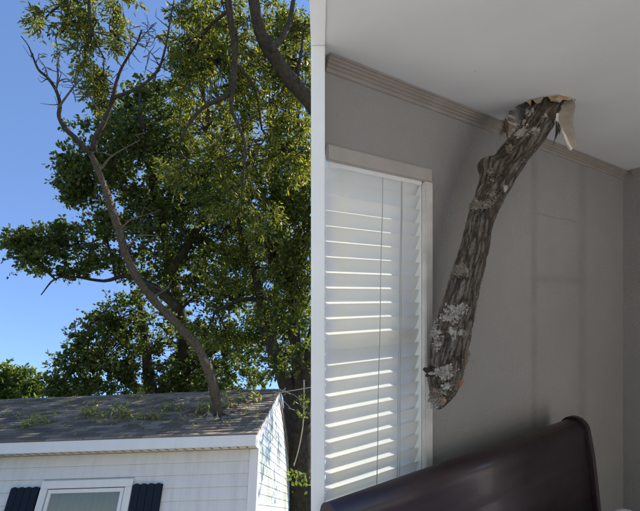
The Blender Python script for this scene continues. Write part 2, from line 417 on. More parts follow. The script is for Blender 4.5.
# dark round-leaved tree whose crown fills the middle of the view
D = 12.5
tree('broadleaf_tree', (WP(190, 520, D).x, WP(190, 520, D).y, 0), 'tall dark green broadleaf tree behind the bent limb, its crown spreading left', [
    (95, 175, 38, 28, D, 1.0, 70), (75, 182, 22, 22, D, .7, 34), (118, 135, 50, 32, D, 1.2, 75), (150, 120, 55, 38, D + .5, 1.2, 90),
    (170, 170, 60, 45, D + .5, 1.3, 130), (150, 225, 45, 40, D, 1.2, 95), (205, 220, 55, 50, D + 1, 1.3, 120), (105, 228, 26, 22, D, .8, 24),
    (62, 240, 32, 16, D - .3, .7, 40), (34, 250, 26, 22, D - .3, .7, 44), (22, 238, 18, 14, D - .3, .6, 20), (95, 258, 35, 12, D, .7, 26), (66, 268, 26, 9, D - .2, .5, 14),
    (165, 275, 45, 30, D + 1, 1.0, 60), (225, 280, 50, 40, D + 1, 1.2, 80), (68, 158, 10, 12, D, .4, 8), (150, 88, 18, 12, D, .6, 12)],
    [px_path([(190, 700, 22), (188, 520, 18), (185, 400, 13), (183, 330, 11), (172, 270, 10), (160, 215, 8), (150, 165, 8), (140, 115, 4)], 18, D - 1),
     px_path([(180, 310, 10), (155, 288, 8), (128, 276, 5), (104, 281, 3.2), (76, 277, 2.4), (55, 279, 1.8), (41, 295, 1)], D, D - .4),
     px_path([(172, 270, 9), (200, 225, 7), (225, 190, 4)], D, D + .6), px_path([(160, 215, 8), (125, 190, 5), (90, 180, 3)], D, D - .2)],
    M_LEAF_DARK, .105, .62, M_BARKD, seed=3, twigs=.35)
# rounded mass low behind the roof
D = 15.5
tree('broadleaf_tree', (WP(150, 520, D).x, WP(150, 520, D).y, 0), 'wide bushy dark green tree rising just behind the roof ridge', [
    (150, 340, 60, 45, D, 1.6, 130), (105, 350, 40, 38, D, 1.3, 95), (75, 370, 28, 26, D, 1.1, 58), (55, 388, 16, 16, D, .8, 22), (120, 312, 24, 20, D, .9, 28), (98, 322, 10, 7, D, .4, 6),
    (200, 360, 50, 40, D + .6, 1.5, 110), (245, 350, 40, 40, D + .8, 1.3, 60), (150, 395, 110, 18, D, 1.3, 90), (80, 345, 12, 9, D, .5, 8), (148, 290, 22, 18, D, .8, 18)],
    [px_path([(150, 640, 26), (150, 520, 22), (148, 440, 17), (150, 390, 13), (145, 340, 8), (140, 300, 4)], D, D), px_path([(150, 400, 10), (110, 370, 7), (80, 360, 3)], D, D),
     px_path([(150, 400, 10), (195, 365, 7), (230, 340, 3)], D, D + .5)],
    M_LEAF_DARK, .115, .6, M_BARKD, seed=5, twigs=.3)
# small bright tree far left
D = 20
tree('broadleaf_tree', (WP(15, 540, D).x, WP(15, 540, D).y, 0), 'small light green tree peeking over the left end of the roof', [
    (22, 385, 19, 18, D, 1.0, 42), (5, 378, 18, 18, D, 1.0, 34), (30, 398, 14, 10, D, .8, 18), (12, 402, 24, 12, D, 1.0, 26), (-14, 392, 24, 24, D, 1.2, 40)],
    [px_path([(14, 640, 16), (14, 520, 14), (12, 430, 9), (14, 380, 4)], D, D)], M_LEAF_LITE, .17, .55, M_BARK, seed=8, twigs=.3)
# pale trees far behind, seen through the gaps
for k, (x, y, rx, ry, D, lab) in enumerate(((215, 385, 55, 40, 24, 'sunlit light green tree far back, right of the bent limb above the ridge'),
                                           (310, 440, 26, 90, 26, 'pale green tree far back beside the gable wall'))):
    tree('broadleaf_tree', (WP(x, 540, D).x, WP(x, 540, D).y, 0), lab, [(x, y, rx, ry, D, 1.6, 90 if k == 0 else 60), (x - rx * .4, y + 10, rx * .5, ry * .6, D, 1.2, 34)],
         [px_path([(x, 640, 12), (x, 520, 10), (x, y + 20, 7), (x, y - 10, 3)], D, D)], M_LEAF_LITE, .19, .55, M_BARK, seed=20 + k, twigs=.25)
# big trunk right of the gable
D = 11.0
tree('oak_tree', (WP(299, 520, D).x, WP(299, 520, D).y, 0), 'big dark forked oak trunk with yellow green crown beside the gable end', [
    (270, 250, 45, 45, D, 1.0, 80), (225, 265, 30, 28, D + .4, .8, 28), (290, 180, 34, 45, D, 1.0, 70), (250, 190, 40, 36, D, 1.0, 52),
    (285, 310, 38, 30, D + .8, .9, 60), (268, 322, 16, 18, D - .5, .3, 9), (292, 300, 18, 24, D - .6, .3, 14), (304, 345, 10, 24, D - .6, .3, 9), (280, 365, 14, 14, D - .5, .3, 6), (215, 70, 50, 60, D + 2, .8, 80), (280, 60, 45, 65, D + 2, .8, 80), (215, 150, 50, 50, D + 2, .8, 70), (280, 160, 45, 60, D + 2, .8, 80), (195, 30, 34, 40, D + 2, .6, 30), (290, 250, 32, 50, D + 1.8, .7, 50), (240, 280, 40, 40, D + 2, .7, 44), (230, 225, 46, 40, D + 2, .7, 44), (368, 314, 50, 45, D, 1.3, 12), (338, 215, 30, 50, D, 1.0, 55), (335, 140, 34, 50, D + .5, 1.0, 55), (345, 270, 24, 24, D - .4, .7, 16), (390, 270, 50, 50, D, 1.4, 14), (292, 345, 26, 26, D + 1.2, .6, 34), (262, 335, 24, 24, D + 1.4, .6, 24), (205, 330, 30, 20, D + 1, .7, 22), (235, 340, 24, 22, D + 1, .7, 24), (300, 230, 26, 60, D - .4, .8, 60), (215, 205, 28, 26, D + .3, .8, 26), (300, 280, 20, 30, D - .3, .6, 24)],
    [px_path([(299, 700, 44), (299, 540, 38), (298, 470, 32), (297, 420, 28), (293, 395, 22), (281, 370, 16), (272, 345, 13), (264, 318, 12), (258, 285, 8), (246, 250, 7), (238, 222, 5), (230, 195, 3)], D, D + .4),
     px_path([(298, 430, 24), (301, 390, 17), (296, 345, 12), (292, 300, 10), (284, 262, 8), (275, 230, 6), (272, 190, 4)], D, D),
     px_path([(300, 420, 22), (306, 385, 14), (311, 345, 11), (318, 305, 9), (326, 260, 6)], D, D - .5),
     px_path([(290, 290, 6), (302, 260, 5), (310, 220, 3)], D, D - .3), px_path([(262, 300, 6), (240, 300, 4), (214, 312, 2.5)], D + .2, D + .8)],
    M_LEAF_MID, .105, .45, M_BARKD, droop=.4, seed=11, twigs=.5)
# the near tree that hangs in from above: narrow leaves, drooping
D = 8.4
dr = dict(droop=.30, per=58, spread=.14); bk = dict(spread=.24)
tree('willow_oak_tree', (WP(400, 520, 9).x, WP(400, 520, 9).y, 0), 'near tree overhanging from the top right with narrow drooping yellow green leaves', [
    (60, 26, 18, 24, D, .4, 11, dr), (86, 36, 15, 40, D, .4, 30, dr), (100, 85, 12, 26, D, .4, 24, dr), (118, 30, 11, 30, D, .4, 18, dr), (45, 14, 12, 12, D, .3, 6, dr), (85, 0, 55, 12, D, .5, 16, dr),
    (192, 45, 26, 38, D, .7, 40, dr), (180, 85, 16, 24, D, .5, 14, dr), (225, 55, 28, 46, D, .8, 34, dr), (205, 125, 34, 30, D + .3, .6, 26, dr), (250, 105, 30, 40, D, .8, 32, dr),
    (292, 60, 22, 46, D, .8, 28, dr), (290, 145, 22, 46, D, .7, 30, dr), (240, 160, 34, 26, D + .2, .7, 24, dr), (180, 168, 20, 18, D + .2, .4, 15, dr), (300, 20, 22, 22, D, .6, 14, dr), (225, 8, 60, 16, D, .7, 24, dr),
    (262, 210, 22, 22, D, .5, 12, dr), (226, 196, 16, 20, D, .4, 9, dr), (210, 40, 50, 50, D + .6, .5, 40, dr), (270, 60, 40, 60, D + .6, .5, 44, dr), (300, 110, 24, 60, D + .4, .5, 30, dr), (350, 40, 40, 60, D + .3, 1.2, 60, dr), (400, 100, 50, 70, D + .5, 1.4, 80, dr), (350, -40, 60, 50, D, 1.2, 60, dr)],
    [px_path([(400, 800, 60), (400, 560, 46), (396, 380, 34), (380, 240, 26), (352, 160, 20), (326, 122, 17), (306, 97, 15), (288, 76, 14), (270, 50, 13), (258, 22, 12), (250, -20, 11), (240, -60, 9)], 8.6, 6.6),
     px_path([(250, -20, 9), (236, -30, 8), (229, 0, 7), (234, 40, 7), (235, 68, 6), (232, 90, 6), (220, 99, 5), (203, 108, 4), (190, 122, 3), (181, 138, 2)], 6.8, 7.4),
     px_path([(233, 88, 4.5), (231, 108, 4), (238, 125, 4), (245, 143, 3.6), (244, 165, 3), (243, 185, 2.4), (241, 198, 1.4)], 7.1, 7.3),
     px_path([(229, 10, 4), (214, 22, 3.5), (200, 40, 3), (190, 68, 2)], 7.0, 8.3), px_path([(234, 60, 4), (255, 90, 3), (262, 130, 2)], 7.0, 8.3), px_path([(270, 50, 7), (282, 38, 6), (290, 20, 5), (294, -5, 4)], 6.9, 7.3), px_path([(240, -60, 7), (180, -50, 6), (120, -40, 5), (92, -15, 3.5), (90, 20, 2.5), (95, 40, 2), (104, 58, 1.5)], 7.7, 8.0),
     px_path([(120, -40, 4), (70, -25, 3), (68, 10, 2)], 8, 8), px_path([(295, 90, 5), (300, 60, 3), (304, 30, 2)], 7.8, 7.8)],
    M_LEAF_YEL, .105, .27, M_BARKD, droop=1.0, seed=13, twigs=.6)

# ------------------------------------------------------------------ the limb that came down on the roof
def roof_point(px, py):                   # where a pixel's ray meets the front roof plane
    d0 = RC2W @ CP(px, py, 1); n = Vector(EY) * -SL + Vector((0, 0, 1))
    k = (EAVE - CAM).dot(n) / d0.dot(n); return k, CAM + d0 * k
kb, pb = roof_point(219, 417)
D = kb
fl = empty('fallen_limb', Matrix.Translation(pb), 'long bent bare tree limb driven through the shingle roof, leaning left', 'tree limb'); inv = Matrix.Translation(-pb)
main = [(221, 432, 12), (219, 417, 12), (215, 395, 11.5), (211, 378, 11), (204, 360, 10.5), (193, 342, 10), (172, 318, 10), (151, 297, 10), (136, 276, 9.5), (125, 251, 9), (117, 226, 8.5), (109, 201, 8), (99, 172, 7.5), (90, 153, 7)]
tb = MB(); p, r_ = px_path(main, D, D + .3, 12, .76)
r_ = [q * (1 + .10 * noise.noise(v_ * 3.1) + .07 * noise.noise(v_ * 9)) for q, v_ in zip(r_, p)]; tb.tube(p, r_, 20, .5); tb.build('trunk', M_BARK, fl, inv, smooth=True)
brs = [[(91, 155, 5.5), (80, 142, 5), (66, 129, 4.5), (59, 116, 4), (60, 104, 3.6), (56, 90, 3.2), (48, 78, 2.8), (39, 70, 2.4), (33, 57, 1.8), (28, 45, 1.2), (21, 36, .8)],
       [(92, 150, 5.5), (97, 135, 5), (104, 122, 4.5), (111, 104, 4), (114, 92, 3.6), (117, 80, 3), (122, 67, 2.5), (131, 52, 2), (137, 43, 1.5), (142, 30, 1)],
       [(112, 98, 4), (127, 93, 3.6), (141, 86, 3.2), (152, 77, 2.8), (160, 66, 2.4), (166, 45, 2), (170, 22, 1.5), (174, 0, 1)],
       [(58, 108, 2.2), (66, 97, 1.8), (75, 85, 1.5), (82, 78, 1)], [(56, 90, 2), (58, 78, 1.8), (57, 66, 1.2)], [(57, 82, 1.4), (67, 79, 1.1), (76, 88, .8)],
       [(48, 78, 1.4), (45, 67, 1), (38, 58, .7)], [(104, 122, 1.6), (92, 100, 1.2), (80, 90, .8)], [(137, 43, 1.2), (145, 47, 1), (150, 38, .7)], [(131, 52, 1.1), (130, 36, .9), (126, 24, .6)],
       [(166, 45, 1.2), (158, 35, .9), (152, 45, .6)], [(160, 66, 1.2), (150, 52, .9), (147, 62, .6)], [(137, 43, 1), (150, 28, .8), (156, 22, .5)], [(118, 232, 2), (130, 220, 1.5), (142, 216, 1)],
       [(99, 172, 2.2), (108, 160, 1.8), (118, 152, 1.4), (140, 140, .8)], [(125, 250, 1.8), (140, 236, 1.3), (158, 236, .8)], [(151, 297, 1.4), (165, 290, 1), (172, 280, .6)]]
for k, b in enumerate(brs):
    p, r_ = px_path(b, D + .28, D + .28 + rng.uniform(-.4, .4), 4); tb = MB(); tb.tube(p, r_, 7, .2)
    for _ in range(3 + len(b) if k < 13 else 2):                         # dead twiglets
        i = rng.randrange(len(p) // 3, len(p)); q = p[i]; dv = Vector((rng.gauss(0, 1), rng.gauss(0, .8), rng.gauss(.5, 1))).normalized() * rng.uniform(.1, .34)
        e = q + dv; e2 = e + Vector((rng.gauss(0, .08), rng.gauss(0, .08), rng.gauss(.05, .08)))
        tb.tube([q, q + dv * .5 + Vector((0, 0, rng.uniform(-.03, .03))), e, e2], [min(r_[i] * .5, .011), .008, .006, .003], 4)
    tb.build('branch', M_BARKD if k < 3 else M_TWIG, fl, inv, smooth=True)

hole_rng = random.Random(21); RF = next(o for o in house.children if o.name.startswith('roof'))
pl_ = HM.inverted() @ pb; nrm_ = Vector((0, -SL, 1)).normalized()
hp_ = []
for k in range(18):
    a_ = k / 18 * 2 * math.pi; rr_ = .17 * (1 + .45 * noise.noise(Vector((math.cos(a_) * 1.7, math.sin(a_) * 1.7, 3)))); x_, y_ = math.cos(a_) * rr_ * 1.25, math.sin(a_) * rr_
    hp_.append(pl_ + Vector((x_, y_, y_ * SL)))
MB().loft([[p_ + nrm_ * .016 for p_ in hp_], [p_ + nrm_ * .0235 for p_ in hp_]]).build('roof_hole_dark_plate', M_VENT, RF)  # dark plate on the shingles stands in for the shade inside a hole
for k in range(22):                       # shingles and deck boards torn up round the strike
    a_ = k / 22 * 2 * math.pi + hole_rng.uniform(-.2, .2); rr_ = hole_rng.uniform(.14, .27); q = pl_ + Vector((math.cos(a_) * rr_ * 1.25, math.sin(a_) * rr_, math.sin(a_) * rr_ * SL + .03))
    Mx = Matrix.Translation(q) @ Matrix.Rotation(math.atan(SL), 4, 'X') @ Matrix.Rotation(a_ + 1.57 + hole_rng.uniform(-.4, .4), 4, 'Z') @ Matrix.Rotation(hole_rng.uniform(-.1, .75), 4, 'X')
    w1, l1 = hole_rng.uniform(.05, .11), hole_rng.uniform(.05, .10)
    MB().prism([(-w1, -l1), (w1 * .8, -l1 * hole_rng.uniform(.5, 1)), (w1, l1 * hole_rng.uniform(.3, 1)), (hole_rng.uniform(-.3, .3) * w1, l1), (-w1 * .9, l1 * .6)], 2, 0, .006).build('broken_shingle', M_SHINGLE, RF, Mx)
M_DECK = plain('split_deck_wood', (.36, .25, .15), .85, .3, 14, .4)
for k in range(7):
    a_ = hole_rng.uniform(0, 6.28); b_ = pl_ + Vector((math.cos(a_) * .13, math.sin(a_) * .1, math.sin(a_) * .1 * SL + .01)); e_ = b_ + Vector((math.cos(a_) * .12, math.sin(a_) * .1, hole_rng.uniform(.06, .16)))
    MB().tube([b_, b_.lerp(e_, .6), e_], [.016, .012, .002], 4).build('deck_splinter', M_DECK, RF)
# ------------------------------------------------------------------ leafy debris on the roof, vine by the gable
def sprig(px, py, n, ln, label, up=.5, seed=0, cat='twig', group='twigs fallen on the roof'):
    r = random.Random(seed); k, b = roof_point(px, py); b = b + Vector((0, -.01, .02))
    t = empty('leafy_twig', Matrix.Translation(b), label, cat, group); tb = MB(); L = []
    for _ in range(n):
        d = Vector((r.uniform(-1, 1), r.uniform(-.5, .5), r.uniform(.0, up * .45) + SL * .2)).normalized() * ln * r.uniform(.5, 1.1)
        m = d * .5 + Vector((r.uniform(-.05, .05), 0, r.uniform(0, .06))); tb.tube([(0, 0, 0), m, d], [.008, .006, .003], 4)
        for q in range(16):
            a = r.uniform(.3, 1.05); L.append(tuple(Vector(d * a) + Vector((r.gauss(0, .035), r.gauss(0, .035), r.gauss(.015, .03)))))
    tb.build('stem', M_TWIG, t); link('foliage', leaves_mesh('foliage', L, .085, .4, M_LEAF_DRY, .1, seed), t)
for k, (x, y, n, ln, up, lab) in enumerate((
        (85, 417, 5, .42, .5, 'spread leafy twig lying in the middle of the roof, left of the others'), (106, 420, 4, .35, .4, 'leafy twig on the shingles just right of the largest one'),
        (124, 419, 4, .3, .8, 'bright upright leafy twig standing mid roof'), (146, 421, 5, .36, .5, 'yellowish leafy twig about halfway between left frame edge and gable'),
        (30, 428, 4, .24, .7, 'small leafy twig near the eave at the far left'), (50, 425, 3, .3, .2, 'flat dry twig lying near the eave at the left'),
        (236, 408, 4, .5, 1.4, 'tall thin leafy twig standing just right of the limb base'), (246, 403, 4, .34, 1.1, 'leafy twig near the gable end of the roof'),
        (198, 415, 5, .4, .6, 'tangled twig lying against the left side of the limb base'), (140, 398, 3, .25, .5, 'little twig caught high by the ridge'), (172, 412, 4, .34, .4, 'sparse twig lying on the right half of the roof'))):
    sprig(x, y, n, ln, lab, up, 40 + k)
lr = np.random.default_rng(77); lp = []
for _ in range(420):
    k_, p_ = roof_point(lr.uniform(0, 262), min(438, lr.normal(415, 8))); q_ = HM.inverted() @ p_
    if -LEN < q_.x < -.05 and .1 < q_.y < HW - .05: lp.append(tuple(p_ + Vector((0, -.01, .03))))
lo_ = link('fallen_leaves', leaves_mesh('fallen_leaves', lp, .06, .5, M_LEAF_DRY, -.1, 5)); tag(lo_, 'loose leaves scattered over the grey shingles', 'leaves', kind='stuff')
def vine():
    D = 8.6; b = WP(281, 393, D); t = empty('hanging_vine', Matrix.Translation(b), 'pale hanging vine with a leafy tip beside the gable end', 'vine'); inv = Matrix.Translation(-b); r = random.Random(5)
    tb = MB()
    p, q = px_path([(279, 393, .9), (290, 391, .9), (302, 389, .9), (318, 386, .9)], D, D, 5); tb.tube(p, q, 4)
    p, q = px_path([(304, 380, 1.2), (304, 400, 1.2), (303, 425, 1.1), (299, 448, 1.1), (294, 466, 1)], D, D, 5); tb.tube(p, q, 5)
    for _ in range(5):
        x, y = r.uniform(274, 284), r.uniform(390, 400); P = [(x, y, .5)]
        for _ in range(4): x += r.uniform(-2, 7); y += r.uniform(-5, 6); P.append((x, y, .45))
        p, q = px_path(P, D, D + r.uniform(-.3, .2), 4); tb.tube(p, q, 4)
    tb.build('stem', plain('vine_pale', (.34, .31, .22), .8), t, inv)
    L = []
    for x, y, s, n in ((294, 472, 5, 26), (303, 478, 5, 26), (288, 477, 3, 10), (299, 484, 5, 20), (303, 400, 3.5, 30), (301, 413, 3, 24)):
        for _ in range(n): L.append(tuple(WP(r.gauss(x, s), r.gauss(y, s * .6), D + r.gauss(0, .08))))
    link('foliage', leaves_mesh('foliage', L, .10, .5, M_LEAF_LITE, .5, 3), t, inv)
vine()

# ================================================================== THE BEDROOM
WD = Vector((.8383, .5452, 0)); WN = Vector((.5452, -.8383, 0)); Y0, CEIL, FLOOR, WT = 1.26, .750, -1.66, 2.244   # back wall: direction, normal into the room
WF = Matrix(((WD.x, -WN.x, 0, 0), (WD.y, -WN.y, 0, Y0), (0, 0, 1, 0), (0, 0, 0, 1)))
WM = RM @ WF                              # wall frame: x along the wall, -y into the room, z up
CORN = Vector((0, Y0, 0)) + WD * WT
def wallmat():
    m = NT('wall_plaster'); c = m.n('ShaderNodeTexCoord'); sep = m.n('ShaderNodeSeparateXYZ'); m.l(c.outputs['Object'], sep.inputs[0]); X, Z = sep.outputs[0], sep.outputs[2]
    v = m.coord(); big = m.noise(v, 1.4, 4); fine = m.noise(v, 60, 5, .6); wob = m.math('MULTIPLY', m.math('SUBTRACT', m.noise(v, 5, 4), .5), .03)
    def band(q, pos, wd):                  # dust ghosting over a stud behind the plaster
        dd = m.math('ABSOLUTE', m.math('SUBTRACT', m.math('ADD', q, wob), pos)); x = m.n('ShaderNodeMapRange'); x.interpolation_type = 'SMOOTHSTEP'
        x.inputs[1].default_value = wd; x.inputs[2].default_value = 0; m.l(dd, x.inputs[0]); return x.outputs[0]
    inb = m.math('MULTIPLY', m.math('GREATER_THAN', X, 1.22), m.math('LESS_THAN', X, 1.74))
    pat = m.ramp(m.noise(v, 7, 4), (.3, (.35,) * 3), (.7, (1,) * 3))
    st = m.math('MAXIMUM', m.math('MULTIPLY', band(X, 1.235, .05), .5), m.math('MULTIPLY', band(X, 1.72, .085), .5))
    st = m.math('MAXIMUM', st, m.math('MULTIPLY', m.math('MULTIPLY', band(Z, .065, .04), inb), .5))
    st = m.math('MAXIMUM', st, m.math('MULTIPLY', m.math('MULTIPLY', band(Z, .385, .006), inb), .6))
    st = m.math('MULTIPLY', st, pat)
    base = m.ramp(big, (.3, (.265, .25, .236)), (.7, (.32, .303, .286)))
    col = m.mix(m.math('MULTIPLY', st, .75), base, (.14, .125, .11))
    spk = m.ramp(m.noise(v, 22, 2), (.76, (0, 0, 0)), (.79, (1, 1, 1))); col = m.mix(m.math('MULTIPLY', spk, .35), col, (.12, .11, .10))
    vo = m.n('ShaderNodeTexVoronoi'); vo.feature = 'SMOOTH_F1'; vo.inputs['Scale'].default_value = 95; m.l(v, vo.inputs['Vector'])
    h = m.math('ADD', m.math('MULTIPLY', m.math('MULTIPLY', m.noise(v, 75, 3, .5), m.ramp(m.noise(v, 3, 3), (.35, (.25,) * 3), (.65, (1,) * 3))), 1.2), m.math('MULTIPLY', vo.outputs['Distance'], -.35))
    m.bump(h, .75, .0055); return m.fin(col, .7, .3)
M_WALL = wallmat()
cm = NT('ceiling_paint'); cv = cm.coord(); cc = cm.ramp(cm.noise(cv, 2.5, 5), (.3, (.63, .62, .60)), (.7, (.70, .69, .665)))
csp = cm.ramp(cm.noise(cv, 26, 2), (.77, (0, 0, 0)), (.8, (1, 1, 1))); cc = cm.mix(cm.math('MULTIPLY', csp, .35), cc, (.25, .22, .19)); cm.bump(cm.noise(cv, 90, 4), .12, .003); M_CEIL = cm.fin(cc, .7, .3)
M_WHITE = plain('white_gloss_paint', (.80, .79, .77), .4, .05, 4, .05); M_OLDWHITE = plain('old_white_paint', (.62, .58, .53), .5, .12, 14, .2)
M_CROWN = plain('crown_paint', (.30, .26, .22), .5, .12, 8, .1); M_PAPER = plain('torn_paper_tan', (.42, .30, .18), .9, .3, 20, .4); M_GYPSUM = plain('gypsum_white', (.72, .68, .62), .9, .15, 40, .5)
M_CARPET = plain('carpet_cream', (.78, .75, .70), .95, .06, 40, .5); M_EXT = vinyl('room_outside_siding', (.66, .66, .66))
def P2(a): return Vector((a[0], a[1], 0))
LX = -.020                                                  # the open side of the room
def room():
    # back wall, mitred at the open side, with the window opening
    T1 = .497 - .03; Z1, Z2 = .452, -.76; th = .065
    def mit(n): return (LX - .5452 * -n * 1) / .8383 if n else LX / .8383
    e0, e1 = LX / .8383 + .002, (LX + .5452 * th) / .8383 + .002
    b = MB()
    b.prism([(e0, 0), (WT, 0), (WT + .0, th), (e1, th)], 2, Z1, CEIL + .02); b.prism([(e0, 0), (WT, 0), (WT, th), (e1, th)], 2, FLOOR, Z2)
    b.prism([(T1, 0), (WT, 0), (WT, th), (T1, th)], 2, Z2, Z1)
    tag(b.build('wall_back', M_WALL, M=WM), kind='structure')
    # right wall with an unglazed opening added out of view to let sunlight bounce inside
    RWM = WM @ Matrix.Translation((WT, 0, 0)); b = MB(); t = .12
    b.box(0, t, -1.55, th, FLOOR, CEIL + .02).box(0, t, -3.1, -2.8, FLOOR, CEIL + .02).box(0, t, -2.8, -1.55, .4, CEIL + .02)
    tag(b.build('wall_right', M_WALL, M=RWM), kind='structure')
    far = CORN + WN * 3.1
    poly = [Vector((LX, -.9, 0)), Vector((LX, Y0 + LX * .65, 0)), CORN + WD * .0, far, Vector((2.9, -.9, 0))]
    # ceiling with the torn hole
    hc = CP(537, 106, 1); hc = hc * (CEIL / hc.z)
    hole = []
    hp = [(507, 121), (509, 111), (518, 105), (530, 100), (541, 97.5), (550, 96), (561, 95.5), (572, 98), (574, 102), (568, 108), (562, 112), (555, 117), (545, 122), (530, 125), (518, 126)]
    for i, (x, y) in enumerate(hp):
        q = CP(x, y, 1); q = q * (CEIL / q.z); hole.append(Vector((q.x, q.y, 0)))
    bm = bmesh.new(); E = []
    for ring in (poly, hole):
        vs = [bm.verts.new((q.x, q.y, CEIL)) for q in ring]
        for i in range(len(vs)): E.append(bm.edges.new((vs[i], vs[(i + 1) % len(vs)])))
    bmesh.ops.triangle_fill(bm, edges=E, use_beauty=True)
    bmesh.ops.recalc_face_normals(bm, faces=bm.faces)
    g = bmesh.ops.extrude_face_region(bm, geom=bm.faces[:]); bmesh.ops.translate(bm, verts=[x for x in g['geom'] if isinstance(x, bmesh.types.BMVert)], vec=(0, 0, .014))
    bmesh.ops.recalc_face_normals(bm, faces=bm.faces); me = bpy.data.meshes.new('ceiling'); bm.to_mesh(me); bm.free()
    ce = tag(link('ceiling', me, M=RM, mat=M_CEIL), kind='structure')
    # attic over it
    b = MB(); pl = [(q.x, q.y) for q in poly]
    def ins(k): c = Vector((1.5, .8, 0)); return [tuple((Vector((*p, 0)) * (1 - k) + c * k).xy) for p in pl]
    b.prism(pl, 2, CEIL + .5, CEIL + .56)
    for i in (1, 2): 
        a, c = pl[i], pl[(i + 1) % 5]; o = (c[1] - a[1], -(c[0] - a[0])); ln = math.hypot(*o); o = (o[0] / ln * .03, o[1] / ln * .03)
        b.prism([a, c, (c[0] + o[0], c[1] + o[1]), (a[0] + o[0], a[1] + o[1])], 2, CEIL + .02, CEIL + .5)
    b.box(LX, LX + .03, -.9, Y0 - .02, CEIL + .02, CEIL + .5).box(LX, 2.9, -.93, -.9, CEIL + .016, CEIL + .5)
    tag(b.build('attic_shell', M_EXT, M=RM), kind='structure')
    tag(MB().box(LX + 1.0, 2.9, -.93, -.9, FLOOR, CEIL + .015).build('wall_rear', M_WALL, M=RM), kind='structure')
    tag(MB().prism(pl, 2, FLOOR - .12, FLOOR).build('floor', M_CARPET, M=RM), kind='structure')
    # white post and beam that close the open side
    xl, xr = (311 - 320) / 400 * 1.20, (325 - 320) / 400 * 1.20
    post = tag(MB().box(xl, xr, 1.20, 1.262, FLOOR, CEIL - .0065).build('corner_post', M_WHITE, M=RM, bevel=.002), kind='structure')
    tag(MB().box(xl, xr, -.9, 1.262, CEIL - .006, CEIL + .10).build('edge_beam', M_WHITE, M=RM), kind='structure')
    # crown moulding along the back and the right wall (profile: into the room, up)
    pr = [(0, CEIL), (.032, CEIL), (.032, CEIL - .006), (.026, CEIL - .007), (.026, CEIL - .014), (.020, CEIL - .016), (.020, CEIL - .023), (.013, CEIL - .025), (.013, CEIL - .032), (.007, CEIL - .034), (.006, CEIL - .045), (0, CEIL - .047)]
    b = MB(); b.loft([[(.02, -a, z - .001) for a, z in pr], [(WT - .001, -a, z - .001) for a, z in pr]]); tag(b.build('crown_moulding', M_CROWN, M=WM), kind='structure')
    b = MB(); b.loft([[(WT - a, -.052, z - .001) for a, z in pr], [(WT - a, -3.0, z - .001) for a, z in pr]]); tag(b.build('crown_moulding', M_CROWN, M=WM), kind='structure')
    return ce, hole
CE, HOLE = room()
